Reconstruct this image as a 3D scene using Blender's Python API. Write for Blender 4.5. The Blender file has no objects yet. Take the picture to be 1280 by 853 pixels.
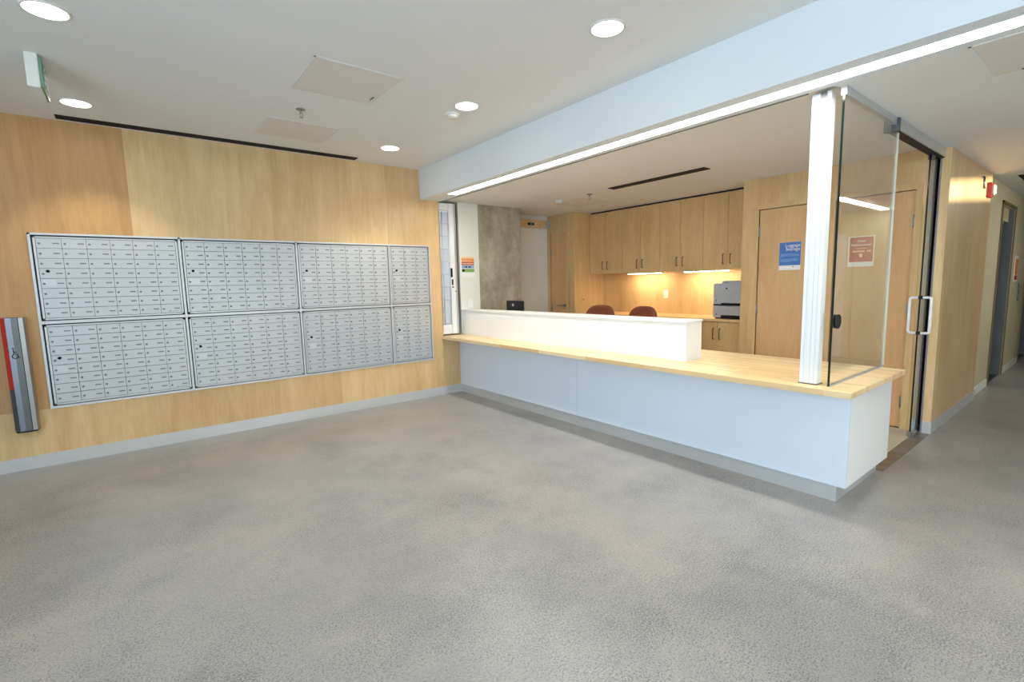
import bpy, bmesh, math, random
from mathutils import Vector, Matrix
random.seed(7)
C = bpy.context.scene.collection
PI = math.pi

# ------------------------------------------------------------------ camera
cd = bpy.data.cameras.new('camera'); cam = bpy.data.objects.new('camera', cd); C.objects.link(cam)
cd.sensor_fit = 'HORIZONTAL'; cd.sensor_width = 36.0; cd.lens = 36.0 * 605.39 / 1280.0
cd.clip_start = 0.05; cd.clip_end = 200
Rv = Vector((0.78622553, -0.61749584, -0.02341585)).normalized()
Uv = Vector((0.09090242, 0.07809398, 0.99279307)).normalized()
Fv = Vector((0.61121696, 0.78268781, -0.11753135)).normalized()
M = Matrix.Identity(4)
for i in range(3):
    M[i][0] = Rv[i]; M[i][1] = Uv[i]; M[i][2] = -Fv[i]
M[0][3], M[1][3], M[2][3] = -3.3315, -5.3858, 1.40
cam.matrix_world = M
bpy.context.scene.camera = cam

# ------------------------------------------------------------------ world, exposure, daylight
sc = bpy.context.scene
vs = sc.view_settings
vs.view_transform = 'Standard'; vs.look = 'None'; vs.gamma = 1.0; vs.use_curve_mapping = False
vs.exposure = 0.35
w = bpy.data.worlds.new('sky'); sc.world = w; w.use_nodes = True
w.node_tree.nodes['Background'].inputs[0].default_value = (0.72, 0.86, 1.0, 1)
w.node_tree.nodes['Background'].inputs[1].default_value = 1.5
L_WINDOW, L_WINDOW_BACK, L_DOWN, L_SPOT, L_STRIP, L_TASK, L_SUN = 215.0, 50.0, 12.0, 34.0, 26.0, 46.0, 9.0

def area(name, loc, size, power, col, direction):
    l = bpy.data.lights.new(name, 'AREA'); l.shape = 'RECTANGLE'; l.size, l.size_y = size
    l.energy = power; l.color = col
    o = bpy.data.objects.new(name, l); C.objects.link(o); o.location = loc
    o.rotation_euler = Vector(direction).to_track_quat('-Z', 'Z').to_euler()
    return o
area('daylight_west', (-6.42, -5.6, 1.45), (4.6, 2.1), L_WINDOW, (0.60, 0.80, 1.0), (1, 0, 0))
area('daylight_south', (-1.7, -9.0, 1.45), (3.3, 2.1), L_WINDOW_BACK, (0.80, 0.91, 1.0), (0, 1, 0))
sl = bpy.data.lights.new('sun', 'SUN'); sl.energy = L_SUN; sl.angle = 0.02; sl.color = (1, .93, .78)
so = bpy.data.objects.new('sun', sl); C.objects.link(so)
so.location = (3, -14, 4); so.rotation_euler = Vector((0, 1, -0.005)).to_track_quat('-Z', 'Z').to_euler()

# ------------------------------------------------------------------ materials
def srgb(r, g, b):
    f = lambda c: (c / 255 / 12.92) if c / 255 <= 0.04045 else ((c / 255 + 0.055) / 1.055) ** 2.4
    return (f(r), f(g), f(b), 1)
def newmat(name):
    m = bpy.data.materials.new(name); m.use_nodes = True
    nt = m.node_tree; return m, nt, nt.nodes['Principled BSDF']
def N(nt, t, **kw):
    n = nt.nodes.new(t)
    for k, v in kw.items():
        if k in n.inputs: n.inputs[k].default_value = v
        else: setattr(n, k, v)
    return n
def plain(name, col, rough=0.5, metal=0.0, var=0.04, scale=6.0, bump=0.0, spec=None):
    m, nt, p = newmat(name)
    tc = N(nt, 'ShaderNodeTexCoord'); no = N(nt, 'ShaderNodeTexNoise', Scale=scale, Detail=4.0)
    nt.links.new(tc.outputs['Object'], no.inputs['Vector'])
    mr = N(nt, 'ShaderNodeMapRange'); mr.inputs[1].default_value = .3; mr.inputs[2].default_value = .7
    mr.inputs[3].default_value = 1 - var; mr.inputs[4].default_value = 1 + var
    nt.links.new(no.outputs['Fac'], mr.inputs[0])
    vm = N(nt, 'ShaderNodeVectorMath', operation='SCALE'); vm.inputs[0].default_value = col[:3]
    nt.links.new(mr.outputs[0], vm.inputs['Scale']); nt.links.new(vm.outputs[0], p.inputs['Base Color'])
    p.inputs['Roughness'].default_value = rough; p.inputs['Metallic'].default_value = metal
    if spec is not None: p.inputs['Specular IOR Level'].default_value = spec
    if bump:
        n2 = N(nt, 'ShaderNodeTexNoise', Scale=scale * 25, Detail=3.0); nt.links.new(tc.outputs['Object'], n2.inputs['Vector'])
        b = N(nt, 'ShaderNodeBump', Strength=bump, Distance=.002); nt.links.new(n2.outputs['Fac'], b.inputs['Height'])
        nt.links.new(b.outputs[0], p.inputs['Normal'])
    return m
def wood(name, c1, c2, rough=0.38, scl=(5, 5, .55)):
    m, nt, p = newmat(name)
    tc = N(nt, 'ShaderNodeTexCoord'); oi = N(nt, 'ShaderNodeObjectInfo')
    off = N(nt, 'ShaderNodeVectorMath', operation='SCALE'); off.inputs[0].default_value = (13, 7, 29)
    nt.links.new(oi.outputs['Random'], off.inputs['Scale'])
    at = N(nt, 'ShaderNodeAttribute', attribute_name='tone')
    off2 = N(nt, 'ShaderNodeVectorMath', operation='SCALE'); off2.inputs[0].default_value = (51, 37, 23)
    nt.links.new(at.outputs['Fac'], off2.inputs['Scale'])
    a1 = N(nt, 'ShaderNodeVectorMath', operation='ADD'); a2 = N(nt, 'ShaderNodeVectorMath', operation='ADD')
    nt.links.new(tc.outputs['Object'], a1.inputs[0]); nt.links.new(off.outputs[0], a1.inputs[1])
    nt.links.new(a1.outputs[0], a2.inputs[0]); nt.links.new(off2.outputs[0], a2.inputs[1])
    mp = N(nt, 'ShaderNodeMapping'); mp.inputs['Scale'].default_value = scl; nt.links.new(a2.outputs[0], mp.inputs['Vector'])
    n1 = N(nt, 'ShaderNodeTexNoise', Scale=1.0, Detail=5.0, Roughness=.6, Distortion=1.2); nt.links.new(mp.outputs[0], n1.inputs['Vector'])
    mp2 = N(nt, 'ShaderNodeMapping'); mp2.inputs['Scale'].default_value = tuple(s * 11 for s in scl); nt.links.new(a2.outputs[0], mp2.inputs['Vector'])
    n2 = N(nt, 'ShaderNodeTexNoise', Scale=1.0, Detail=3.0); nt.links.new(mp2.outputs[0], n2.inputs['Vector'])
    n3 = N(nt, 'ShaderNodeTexNoise', Scale=1.3, Detail=2.0); nt.links.new(a2.outputs[0], n3.inputs['Vector'])
    s = N(nt, 'ShaderNodeMath', operation='MULTIPLY_ADD'); s.inputs[1].default_value = .45
    nt.links.new(n2.outputs['Fac'], s.inputs[0]); nt.links.new(n1.outputs['Fac'], s.inputs[2])
    s2 = N(nt, 'ShaderNodeMath', operation='MULTIPLY_ADD'); s2.inputs[1].default_value = .5
    nt.links.new(n3.outputs['Fac'], s2.inputs[0]); nt.links.new(s.outputs[0], s2.inputs[2])
    cr = N(nt, 'ShaderNodeValToRGB'); cr.color_ramp.elements[0].position = .62; cr.color_ramp.elements[0].color = c1
    cr.color_ramp.elements[1].position = 1.3 if False else 1.0; cr.color_ramp.elements[1].color = c2
    mr0 = N(nt, 'ShaderNodeMath', operation='MULTIPLY'); mr0.inputs[1].default_value = .86
    nt.links.new(s2.outputs[0], mr0.inputs[0]); nt.links.new(mr0.outputs[0], cr.inputs[0])
    # tone: per panel veneer shade, 0.5 neutral
    mr = N(nt, 'ShaderNodeMapRange'); mr.inputs[3].default_value = .82; mr.inputs[4].default_value = 1.14
    nt.links.new(at.outputs['Fac'], mr.inputs[0])
    vm = N(nt, 'ShaderNodeVectorMath', operation='SCALE'); nt.links.new(cr.outputs[0], vm.inputs[0]); nt.links.new(mr.outputs[0], vm.inputs['Scale'])
    # redder veneer leaves where the tone is low
    fr = N(nt, 'ShaderNodeMapRange'); fr.inputs[1].default_value = .30; fr.inputs[2].default_value = .08; nt.links.new(at.outputs['Fac'], fr.inputs[0])
    mx = N(nt, 'ShaderNodeMix', data_type='RGBA', blend_type='MULTIPLY'); nt.links.new(fr.outputs[0], mx.inputs[0]); nt.links.new(vm.outputs[0], mx.inputs[6]); mx.inputs[7].default_value = (.90, .72, .54, 1)
    nt.links.new(mx.outputs[2], p.inputs['Base Color'])
    p.inputs['Roughness'].default_value = rough
    return m
def emis(name, col, strength):
    m, nt, p = newmat(name)
    p.inputs['Base Color'].default_value = (.9, .9, .9, 1)
    p.inputs['Emission Color'].default_value = col; p.inputs['Emission Strength'].default_value = strength
    return m

MAT = {}
MAT['maple'] = wood('maple_veneer', srgb(202, 164, 112), srgb(222, 190, 140), .40)
MAT['maple_door'] = wood('maple_door', srgb(206, 160, 110), srgb(222, 180, 130), .42)
MAT['maple_cab'] = wood('maple_cabinet', srgb(200, 164, 110), srgb(220, 188, 134), .42, (5, 5, .7))
MAT['steel'] = plain('brushed_steel', srgb(168, 170, 172), .28, 1.0, .08, 3)
MAT['steel_dark'] = plain('dark_steel', srgb(104, 106, 109), .32, 1.0, .1, 2)
MAT['alu'] = plain('satin_aluminium', srgb(205, 206, 206), .38, .75, .04, 3)
MAT['alu_base'] = plain('aluminium_baseboard', srgb(206, 206, 205), .36, .35, .05, 1.5)
MAT['mail'] = plain('mailbox_aluminium', srgb(194, 197, 199), .42, .45, .03, 2)
MAT['mail_frame'] = plain('mailbox_frame', srgb(205, 207, 208), .4, .5, .03, 2)
MAT['mail_dark'] = plain('mailbox_shadow_gap', srgb(58, 60, 62), .6, .2)
MAT['label'] = plain('number_plate', srgb(128, 131, 134), .5, .3)
MAT['post'] = plain('white_powder_coat', srgb(232, 234, 234), .4, .0, .03, 3)
MAT['ceil'] = plain('ceiling_paint', srgb(233, 232, 228), .85, 0, .012, 1.5)
MAT['panel_paint'] = plain('access_panel_paint', srgb(226, 220, 211), .7, 0, .02, 2)
MAT['white'] = plain('white_paint', srgb(228, 227, 218), .7, 0, .012, 2)
MAT['soffit'] = plain('soffit_paint', srgb(228, 231, 232), .8, 0, .01, 2)
MAT['laminate'] = plain('pale_laminate', srgb(222, 230, 240), .45, 0, .012, 1)
MAT['white_lam'] = plain('white_solid_surface', srgb(242, 242, 240), .4, 0, .01, 1)
MAT['black'] = plain('black_plastic', srgb(18, 18, 20), .6, spec=.2)
MAT['charcoal'] = plain('charcoal_plastic', srgb(40, 40, 43), .6, spec=.25)
MAT['grey_plastic'] = plain('grey_plastic', srgb(176, 178, 182), .5, 0, .02, 4)
MAT['grey_dark'] = plain('grey_trim', srgb(120, 122, 126), .5)
MAT['leather'] = plain('rust_leather', srgb(128, 66, 42), .5, 0, .12, 14, .25)
MAT['red'] = plain('red_reflection_paint', srgb(184, 36, 24), .3)  # colour of the red reflection on the opener bar
MAT['red_dull'] = plain('red_plastic', srgb(150, 34, 28), .4)
MAT['blue_paper'] = plain('blue_paper', srgb(70, 118, 190), .6, 0, .01)
MAT['red_paper'] = plain('red_paper', srgb(176, 44, 46), .6, 0, .01)
MAT['paper'] = plain('white_paper', srgb(236, 236, 232), .7, 0, .01)
MAT['orange'] = plain('orange_paper', srgb(238, 140, 50), .6)
MAT['green'] = plain('green_paper', srgb(128, 172, 92), .6)
MAT['lightblue'] = plain('light_blue_paper', srgb(128, 164, 210), .6)
MAT['pale_orange'] = plain('pale_orange_paper', srgb(246, 208, 160), .6)
MAT['sign_green'] = plain('exit_green', srgb(110, 160, 132), .35)
MAT['grille_glass'] = plain('grey_blue_acrylic', srgb(196, 206, 216), .35, 0, .02)
MAT['strip'] = emis('linear_light', (1.0, .965, .90, 1), L_STRIP)
MAT['down'] = emis('downlight_lens', (1.0, .95, .86, 1), L_DOWN)
MAT['task'] = emis('task_led', (1.0, .80, .50, 1), L_TASK)

def mat_concrete():
    m, nt, p = newmat('board_marked_concrete')
    tc = N(nt, 'ShaderNodeTexCoord')
    mp = N(nt, 'ShaderNodeMapping'); mp.inputs['Scale'].default_value = (3, 3, 1.3); nt.links.new(tc.outputs['Object'], mp.inputs['Vector'])
    n = N(nt, 'ShaderNodeTexNoise', Scale=1.2, Detail=7.0, Roughness=.65); nt.links.new(mp.outputs[0], n.inputs['Vector'])
    n2 = N(nt, 'ShaderNodeTexNoise', Scale=14.0, Detail=6.0, Roughness=.7); nt.links.new(tc.outputs['Object'], n2.inputs['Vector'])
    mx = N(nt, 'ShaderNodeMath', operation='MULTIPLY_ADD'); mx.inputs[1].default_value = .5
    nt.links.new(n2.outputs['Fac'], mx.inputs[0]); nt.links.new(n.outputs['Fac'], mx.inputs[2])
    cr = N(nt, 'ShaderNodeValToRGB'); cr.color_ramp.elements[0].position = .55; cr.color_ramp.elements[0].color = srgb(138, 130, 112)
    cr.color_ramp.elements[1].position = .95; cr.color_ramp.elements[1].color = srgb(186, 178, 158)
    nt.links.new(mx.outputs[0], cr.inputs[0]); nt.links.new(cr.outputs[0], p.inputs['Base Color'])
    p.inputs['Roughness'].default_value = .75
    b = N(nt, 'ShaderNodeBump', Strength=.3, Distance=.004); nt.links.new(mx.outputs[0], b.inputs['Height']); nt.links.new(b.outputs[0], p.inputs['Normal'])
    return m
MAT['concrete'] = mat_concrete()

def mat_floor():
    m, nt, p = newmat('polished_concrete')
    tc = N(nt, 'ShaderNodeTexCoord')
    lk = nt.links.new
    big = N(nt, 'ShaderNodeTexNoise', Scale=.9, Detail=8.0, Roughness=.7, Distortion=.4); lk(tc.outputs['Object'], big.inputs['Vector'])
    mid = N(nt, 'ShaderNodeTexNoise', Scale=3.2, Detail=6.0, Roughness=.65); lk(tc.outputs['Object'], mid.inputs['Vector'])
    fine = N(nt, 'ShaderNodeTexNoise', Scale=80.0, Detail=3.0, Roughness=.7); lk(tc.outputs['Object'], fine.inputs['Vector'])
    spk = N(nt, 'ShaderNodeTexNoise', Scale=135.0, Detail=3.0, Roughness=.7); lk(tc.outputs['Object'], spk.inputs['Vector'])
    patch = N(nt, 'ShaderNodeTexNoise', Scale=1.0, Detail=6.0, Roughness=.7); 
    off = N(nt, 'ShaderNodeVectorMath', operation='ADD'); off.inputs[1].default_value = (4.3, 9.1, 0)
    lk(tc.outputs['Object'], off.inputs[0]); lk(off.outputs[0], patch.inputs['Vector'])
    a = N(nt, 'ShaderNodeMath', operation='MULTIPLY_ADD'); a.inputs[1].default_value = .5; lk(mid.outputs['Fac'], a.inputs[0]); lk(big.outputs['Fac'], a.inputs[2])
    cr = N(nt, 'ShaderNodeValToRGB')
    e = cr.color_ramp.elements; e[0].position = .52; e[0].color = srgb(142, 140, 138); e[1].position = .98; e[1].color = srgb(170, 164, 157)
    k = cr.color_ramp.elements.new(.75); k.color = srgb(156, 153, 149)
    lk(a.outputs[0], cr.inputs[0])
    # aggregate flecks where the patch noise is high
    pm = N(nt, 'ShaderNodeMapRange'); pm.inputs[1].default_value = .36; pm.inputs[2].default_value = .68; pm.inputs[3].default_value = .625; pm.inputs[4].default_value = .465
    lk(patch.outputs['Fac'], pm.inputs[0])
    df = N(nt, 'ShaderNodeMath', operation='SUBTRACT'); lk(spk.outputs['Fac'], df.inputs[0]); lk(pm.outputs[0], df.inputs[1])
    f1 = N(nt, 'ShaderNodeMapRange'); f1.inputs[1].default_value = -.01; f1.inputs[2].default_value = .04; lk(df.outputs[0], f1.inputs[0])
    f2 = N(nt, 'ShaderNodeMath', operation='MULTIPLY'); lk(f1.outputs[0], f2.inputs[0]); f2.inputs[1].default_value = .68
    mix = N(nt, 'ShaderNodeMix', data_type='RGBA'); lk(f2.outputs[0], mix.inputs[0]); lk(cr.outputs[0], mix.inputs[6]); mix.inputs[7].default_value = srgb(80, 84, 90)
    fr = N(nt, 'ShaderNodeMapRange'); fr.inputs[1].default_value = .3; fr.inputs[2].default_value = .7; fr.inputs[3].default_value = .84; fr.inputs[4].default_value = 1.14
    lk(fine.outputs['Fac'], fr.inputs[0])
    sc_ = N(nt, 'ShaderNodeVectorMath', operation='SCALE'); lk(mix.outputs[2], sc_.inputs[0]); lk(fr.outputs[0], sc_.inputs['Scale'])
    # unground smooth band along the foot of the mailbox wall (own colour of the slab edge)
    sp = N(nt, 'ShaderNodeSeparateXYZ'); geo = N(nt, 'ShaderNodeNewGeometry'); lk(geo.outputs['Position'], sp.inputs[0])
    wob = N(nt, 'ShaderNodeMath', operation='MULTIPLY_ADD'); wob.inputs[1].default_value = .06; lk(mid.outputs['Fac'], wob.inputs[0]); lk(sp.outputs[1], wob.inputs[2])
    bm_ = N(nt, 'ShaderNodeMapRange'); bm_.inputs[1].default_value = -.17; bm_.inputs[2].default_value = -.12; lk(wob.outputs[0], bm_.inputs[0])
    bf = N(nt, 'ShaderNodeMath', operation='MULTIPLY'); lk(bm_.outputs[0], bf.inputs[0]); bf.inputs[1].default_value = .75
    mix2 = N(nt, 'ShaderNodeMix', data_type='RGBA'); lk(bf.outputs[0], mix2.inputs[0]); lk(sc_.outputs[0], mix2.inputs[6]); mix2.inputs[7].default_value = srgb(146, 146, 144)
    lk(mix2.outputs[2], p.inputs['Base Color'])
    rr = N(nt, 'ShaderNodeMapRange'); rr.inputs[3].default_value = .22; rr.inputs[4].default_value = .42; lk(mid.outputs['Fac'], rr.inputs[0]); lk(rr.outputs[0], p.inputs['Roughness'])
    p.inputs['Specular IOR Level'].default_value = .5
    return m
MAT['floor'] = mat_floor()
MAT['floor_office'] = plain('office_floor', srgb(188, 182, 168), .5, 0, .04, 5)
MAT['threshold'] = plain('threshold_stone', srgb(118, 108, 96), .35, 0, .25, 12)

def mat_butcher():
    m, nt, p = newmat('butcher_block')
    tc = N(nt, 'ShaderNodeTexCoord'); lk = nt.links.new
    sp = N(nt, 'ShaderNodeSeparateXYZ'); lk(tc.outputs['Object'], sp.inputs[0])
    cb = N(nt, 'ShaderNodeCombineXYZ'); lk(sp.outputs[1], cb.inputs[0]); lk(sp.outputs[0], cb.inputs[1])
    br = N(nt, 'ShaderNodeTexBrick'); lk(cb.outputs[0], br.inputs['Vector'])
    br.inputs['Scale'].default_value = 1.0; br.inputs['Brick Width'].default_value = .62; br.inputs['Row Height'].default_value = .042
    br.inputs['Mortar Size'].default_value = .0; br.inputs['Bias'].default_value = 0
    br.inputs['Color1'].default_value = srgb(222, 186, 132); br.inputs['Color2'].default_value = srgb(243, 219, 174)
    mp = N(nt, 'ShaderNodeMapping'); mp.inputs['Scale'].default_value = (60, 2.5, 60); lk(tc.outputs['Object'], mp.inputs['Vector'])
    n = N(nt, 'ShaderNodeTexNoise', Scale=1.0, Detail=4.0); lk(mp.outputs[0], n.inputs['Vector'])
    mr = N(nt, 'ShaderNodeMapRange'); mr.inputs[3].default_value = .95; mr.inputs[4].default_value = 1.05; lk(n.outputs['Fac'], mr.inputs[0])
    vm = N(nt, 'ShaderNodeVectorMath', operation='SCALE'); lk(br.outputs['Color'], vm.inputs[0]); lk(mr.outputs[0], vm.inputs['Scale'])
    lk(vm.outputs[0], p.inputs['Base Color']); p.inputs['Roughness'].default_value = .33
    return m
MAT['butcher'] = mat_butcher()

def mat_glass(name, tint):
    m, nt, p = newmat(name); nt.nodes.remove(p); lk = nt.links.new
    out = nt.nodes['Material Output']
    g = N(nt, 'ShaderNodeNewGeometry')
    mr = N(nt, 'ShaderNodeMapRange'); mr.inputs[3].default_value = 1.48; mr.inputs[4].default_value = 1 / 1.48; lk(g.outputs['Backfacing'], mr.inputs[0])
    f = N(nt, 'ShaderNodeFresnel'); lk(mr.outputs[0], f.inputs['IOR'])
    t = N(nt, 'ShaderNodeBsdfTransparent'); t.inputs[0].default_value = tint
    gl = N(nt, 'ShaderNodeBsdfGlossy'); gl.inputs['Roughness'].default_value = .0; gl.inputs[0].default_value = (1, 1, 1, 1)
    mx = N(nt, 'ShaderNodeMixShader'); lk(f.outputs[0], mx.inputs[0]); lk(t.outputs[0], mx.inputs[1]); lk(gl.outputs[0], mx.inputs[2])
    lk(mx.outputs[0], out.inputs['Surface']); return m
MAT['glass'] = mat_glass('clear_glass', (.965, .985, .97, 1))
MAT['glass_edge_lit'] = plain('lit_glass_edge', srgb(205, 216, 206), .15, 0, .02)  # pale copy of the edge glass, with the light it catches put into its colour
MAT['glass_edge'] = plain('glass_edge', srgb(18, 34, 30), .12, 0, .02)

# ------------------------------------------------------------------ mesh builder
class MB:
    def __init__(s): s.bm = bmesh.new(); s.tl = s.bm.loops.layers.float_color.new('tone')
    def _tone(s, faces, t, mi=0):
        for f in faces:
            f.material_index = mi
            for l in f.loops: l[s.tl] = (t, t, t, 1)
    def box(s, x0, x1, y0, y1, z0, z1, tone=.5, bev=0, mi=0):
        v = [s.bm.verts.new(p) for p in ((x0,y0,z0),(x1,y0,z0),(x1,y1,z0),(x0,y1,z0),(x0,y0,z1),(x1,y0,z1),(x1,y1,z1),(x0,y1,z1))]
        fs = [s.bm.faces.new([v[i] for i in q]) for q in ((3,2,1,0),(4,5,6,7),(0,1,5,4),(1,2,6,5),(2,3,7,6),(3,0,4,7))]
        s._tone(fs, tone, mi)
        if bev:
            r = bmesh.ops.bevel(s.bm, geom=list({e for f in fs for e in f.edges}), offset=bev, segments=2, affect='EDGES', clamp_overlap=True)
            s._tone(r['faces'], tone, mi)
        return s
    def prism(s, pts, axis, a, b, tone=.5, bev=0, smooth=False, mi=0):
        # pts: 2D outline; axis: extrusion axis index; remaining axes in order
        def P(u, v, h):
            q = [u, v]; q.insert(axis, h); return q
        A = [s.bm.verts.new(P(u, v, a)) for u, v in pts]; B = [s.bm.verts.new(P(u, v, b)) for u, v in pts]
        n = len(pts); fs = [s.bm.faces.new(A[::-1]), s.bm.faces.new(B)]
        for i in range(n):
            f = s.bm.faces.new((A[i], A[(i+1) % n], B[(i+1) % n], B[i])); f.smooth = smooth; fs.append(f)
        bmesh.ops.recalc_face_normals(s.bm, faces=fs)
        s._tone(fs, tone, mi)
        if bev:
            r = bmesh.ops.bevel(s.bm, geom=list({e for f in fs for e in f.edges}), offset=bev, segments=2, affect='EDGES', clamp_overlap=True)
            s._tone(r['faces'], tone, mi)
        return s
    def cyl(s, c, r, h, axis=2, n=24, r2=None, tone=.5, mi=0):
        # from c extends h along axis
        r2 = r if r2 is None else r2
        def P(a, rr, t):
            u, v = rr * math.cos(a), rr * math.sin(a); q = [u, v]; q.insert(axis, t)
            return (c[0]+q[0], c[1]+q[1], c[2]+q[2])
        A = [s.bm.verts.new(P(2*PI*i/n, r, 0)) for i in range(n)]; B = [s.bm.verts.new(P(2*PI*i/n, r2, h)) for i in range(n)]
        fs = [s.bm.faces.new(A[::-1]), s.bm.faces.new(B)]
        for i in range(n):
            f = s.bm.faces.new((A[i], A[(i+1) % n], B[(i+1) % n], B[i])); f.smooth = True; fs.append(f)
        bmesh.ops.recalc_face_normals(s.bm, faces=fs); s._tone(fs, tone, mi); return s
    def lathe(s, prof, c, axis=2, n=32, tone=.5):
        rows = []
        for r, t in prof:
            row = []
            for i in range(n):
                a = 2*PI*i/n; q = [r*math.cos(a), r*math.sin(a)]; q.insert(axis, t)
                row.append(s.bm.verts.new((c[0]+q[0], c[1]+q[1], c[2]+q[2])))
            rows.append(row)
        fs = []
        for a_, b_ in zip(rows, rows[1:]):
            for i in range(n):
                f = s.bm.faces.new((a_[i], a_[(i+1) % n], b_[(i+1) % n], b_[i])); f.smooth = True; fs.append(f)
        if prof[0][0] > 1e-5: fs.append(s.bm.faces.new(rows[0][::-1]))
        if prof[-1][0] > 1e-5: fs.append(s.bm.faces.new(rows[-1]))
        bmesh.ops.recalc_face_normals(s.bm, faces=fs); s._tone(fs, tone); return s
    def tube(s, path, r, n=10, closed=False, tone=.5):
        pts = [Vector(p) for p in path]; m = len(pts); rows = []; prev = None
        for i, p in enumerate(pts):
            if closed: t = (pts[(i+1) % m] - pts[i-1]).normalized()
            else: t = (pts[min(i+1, m-1)] - pts[max(i-1, 0)]).normalized()
            if prev is None:
                up = Vector((0,0,1)) if abs(t.z) < .9 else Vector((1,0,0)); u = t.cross(up).normalized()
            else: u = (prev - t * prev.dot(t)).normalized()
            prev = u; v = t.cross(u)
            rr = r[i] if isinstance(r, (list, tuple)) else r
            rows.append([s.bm.verts.new(p + (u*math.cos(2*PI*k/n) + v*math.sin(2*PI*k/n))*rr) for k in range(n)])
        fs = []
        rng = range(m) if closed else range(m-1)
        for i in rng:
            a_, b_ = rows[i], rows[(i+1) % m]
            for k in range(n):
                f = s.bm.faces.new((a_[k], a_[(k+1) % n], b_[(k+1) % n], b_[k])); f.smooth = True; fs.append(f)
        if not closed: fs += [s.bm.faces.new(rows[0][::-1]), s.bm.faces.new(rows[-1])]
        bmesh.ops.recalc_face_normals(s.bm, faces=fs); s._tone(fs, tone); return s
    def build(s, name, mats, parent=None, loc=None):
        """parent given: coordinates are world coordinates shifted by the parent's world location"""
        if isinstance(mats, str): mats = [mats]
        me = bpy.data.meshes.new(name)
        if parent is not None: d = wloc(parent)
        elif loc is not None: d = Vector(loc)
        else:
            xs = [v.co for v in s.bm.verts]
            d = Vector(((min(v.x for v in xs)+max(v.x for v in xs))/2, (min(v.y for v in xs)+max(v.y for v in xs))/2, min(v.z for v in xs)))
        for v in s.bm.verts: v.co -= d
        s.bm.to_mesh(me); s.bm.free()
        for k in mats: me.materials.append(MAT[k])
        o = bpy.data.objects.new(name, me); C.objects.link(o)
        if parent is not None: o.parent = parent
        else: o.location = d
        return o
def wloc(o):
    v = Vector(o.location)
    while o.parent: o = o.parent; v += Vector(o.location)
    return v
def thing(name, label, cat, loc=(0,0,0), group=None, rz=0):
    o = bpy.data.objects.new(name, None); C.objects.link(o); o.empty_display_size = .05
    o.location = loc; o.rotation_euler = (0, 0, rz); o['label'] = label; o['category'] = cat
    if group: o['group'] = group
    return o
def tag(o, label, cat, group=None):
    o['label'] = label; o['category'] = cat
    if group: o['group'] = group
    return o
def struct(o, label=None, cat='wall'):
    o['kind'] = 'structure'
    if label: o['label'] = label; o['category'] = cat
    return o
def text_part(name, body, size, origin, right, up, mat, parent, depth=.0012, align='LEFT', spacing=1.0):
    cu = bpy.data.curves.new(name, 'FONT'); cu.body = body; cu.size = size; cu.extrude = depth/2; cu.align_x = align
    cu.space_line = spacing
    tmp = bpy.data.objects.new(name, cu); C.objects.link(tmp)
    dg = bpy.context.evaluated_depsgraph_get(); dg.update()
    me = bpy.data.meshes.new_from_object(tmp.evaluated_get(dg)); bpy.data.objects.remove(tmp)
    r, u = Vector(right).normalized(), Vector(up).normalized(); n = r.cross(u)
    d = Vector(origin) - wloc(parent)
    for v in me.vertices: v.co = d + r*v.co.x + u*v.co.y + n*v.co.z
    me.materials.clear(); me.materials.append(MAT[mat])
    o = bpy.data.objects.new(name, me); C.objects.link(o); o.parent = parent; return o
def dup(o, parent, loc):
    c = o.copy(); C.objects.link(c); c.parent = parent; c.location = loc
    for ch in o.children:
        g = ch.copy(); C.objects.link(g); g.parent = c
    return c

ZL, ZS, ZO = 2.777, 2.433, 2.455      # lobby ceiling, soffit and corridor ceiling, office ceiling
ZC0, ZC1 = 0.719, 0.754               # counter top thickness
XW = 2.092                            # face of the wood wall with the store room doors

# ------------------------------------------------------------------ STRUCTURE
struct(MB().box(-6.6, 12, -9.2, .0, -.1, 0).box(-6.6, -.2, 0, .4, -.1, 0).build('floor', 'floor', loc=(0,0,0)), 'mottled grey polished concrete floor with dark aggregate flecks', 'floor')
struct(MB().box(.08, XW, -4.29, 1.3, 0, .004).build('floor', 'floor_office', loc=(0,0,0)), 'plain beige floor behind the counter', 'floor')
struct(MB().box(.80, 2.05, -4.385, -4.29, 0, .003).build('floor', 'threshold', loc=(0,0,0)), 'dark brown threshold strip under the sliding glass door', 'floor')
# lobby ceiling + drop down to the right hand ceiling
struct(MB().box(-6.6, -.483, -9.2, .3, ZL, ZL+.12).build('ceiling', 'ceil'), 'white painted ceiling over the mailbox lobby', 'ceiling')
struct(MB().box(-.483, -.385, -9.2, .3, ZS, ZL+.12).box(-.268, -.205, -9.2, .3, ZS, ZL+.12)
       .box(-.385, -.268, -.48, .3, ZS, ZL+.12).box(-.385, -.268, -9.2, -.48, ZS+.021, ZL+.12).build('ceiling', 'soffit'), 'pale blue-white beam above the front edge of the counter', 'beam')
struct(MB().box(-.205, 12, -9.2, -4.30, ZS, ZL+.12).build('ceiling', 'ceil'), 'low ceiling over the corridor', 'ceiling')
struct(MB().box(-.185, 3.2, -4.30, 1.3, ZO, ZL+.12).box(-.205, -.185, -4.30, .3, ZO+.05, ZL+.12).build('ceiling', 'ceil'), 'ceiling over the office behind the counter', 'ceiling')

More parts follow.
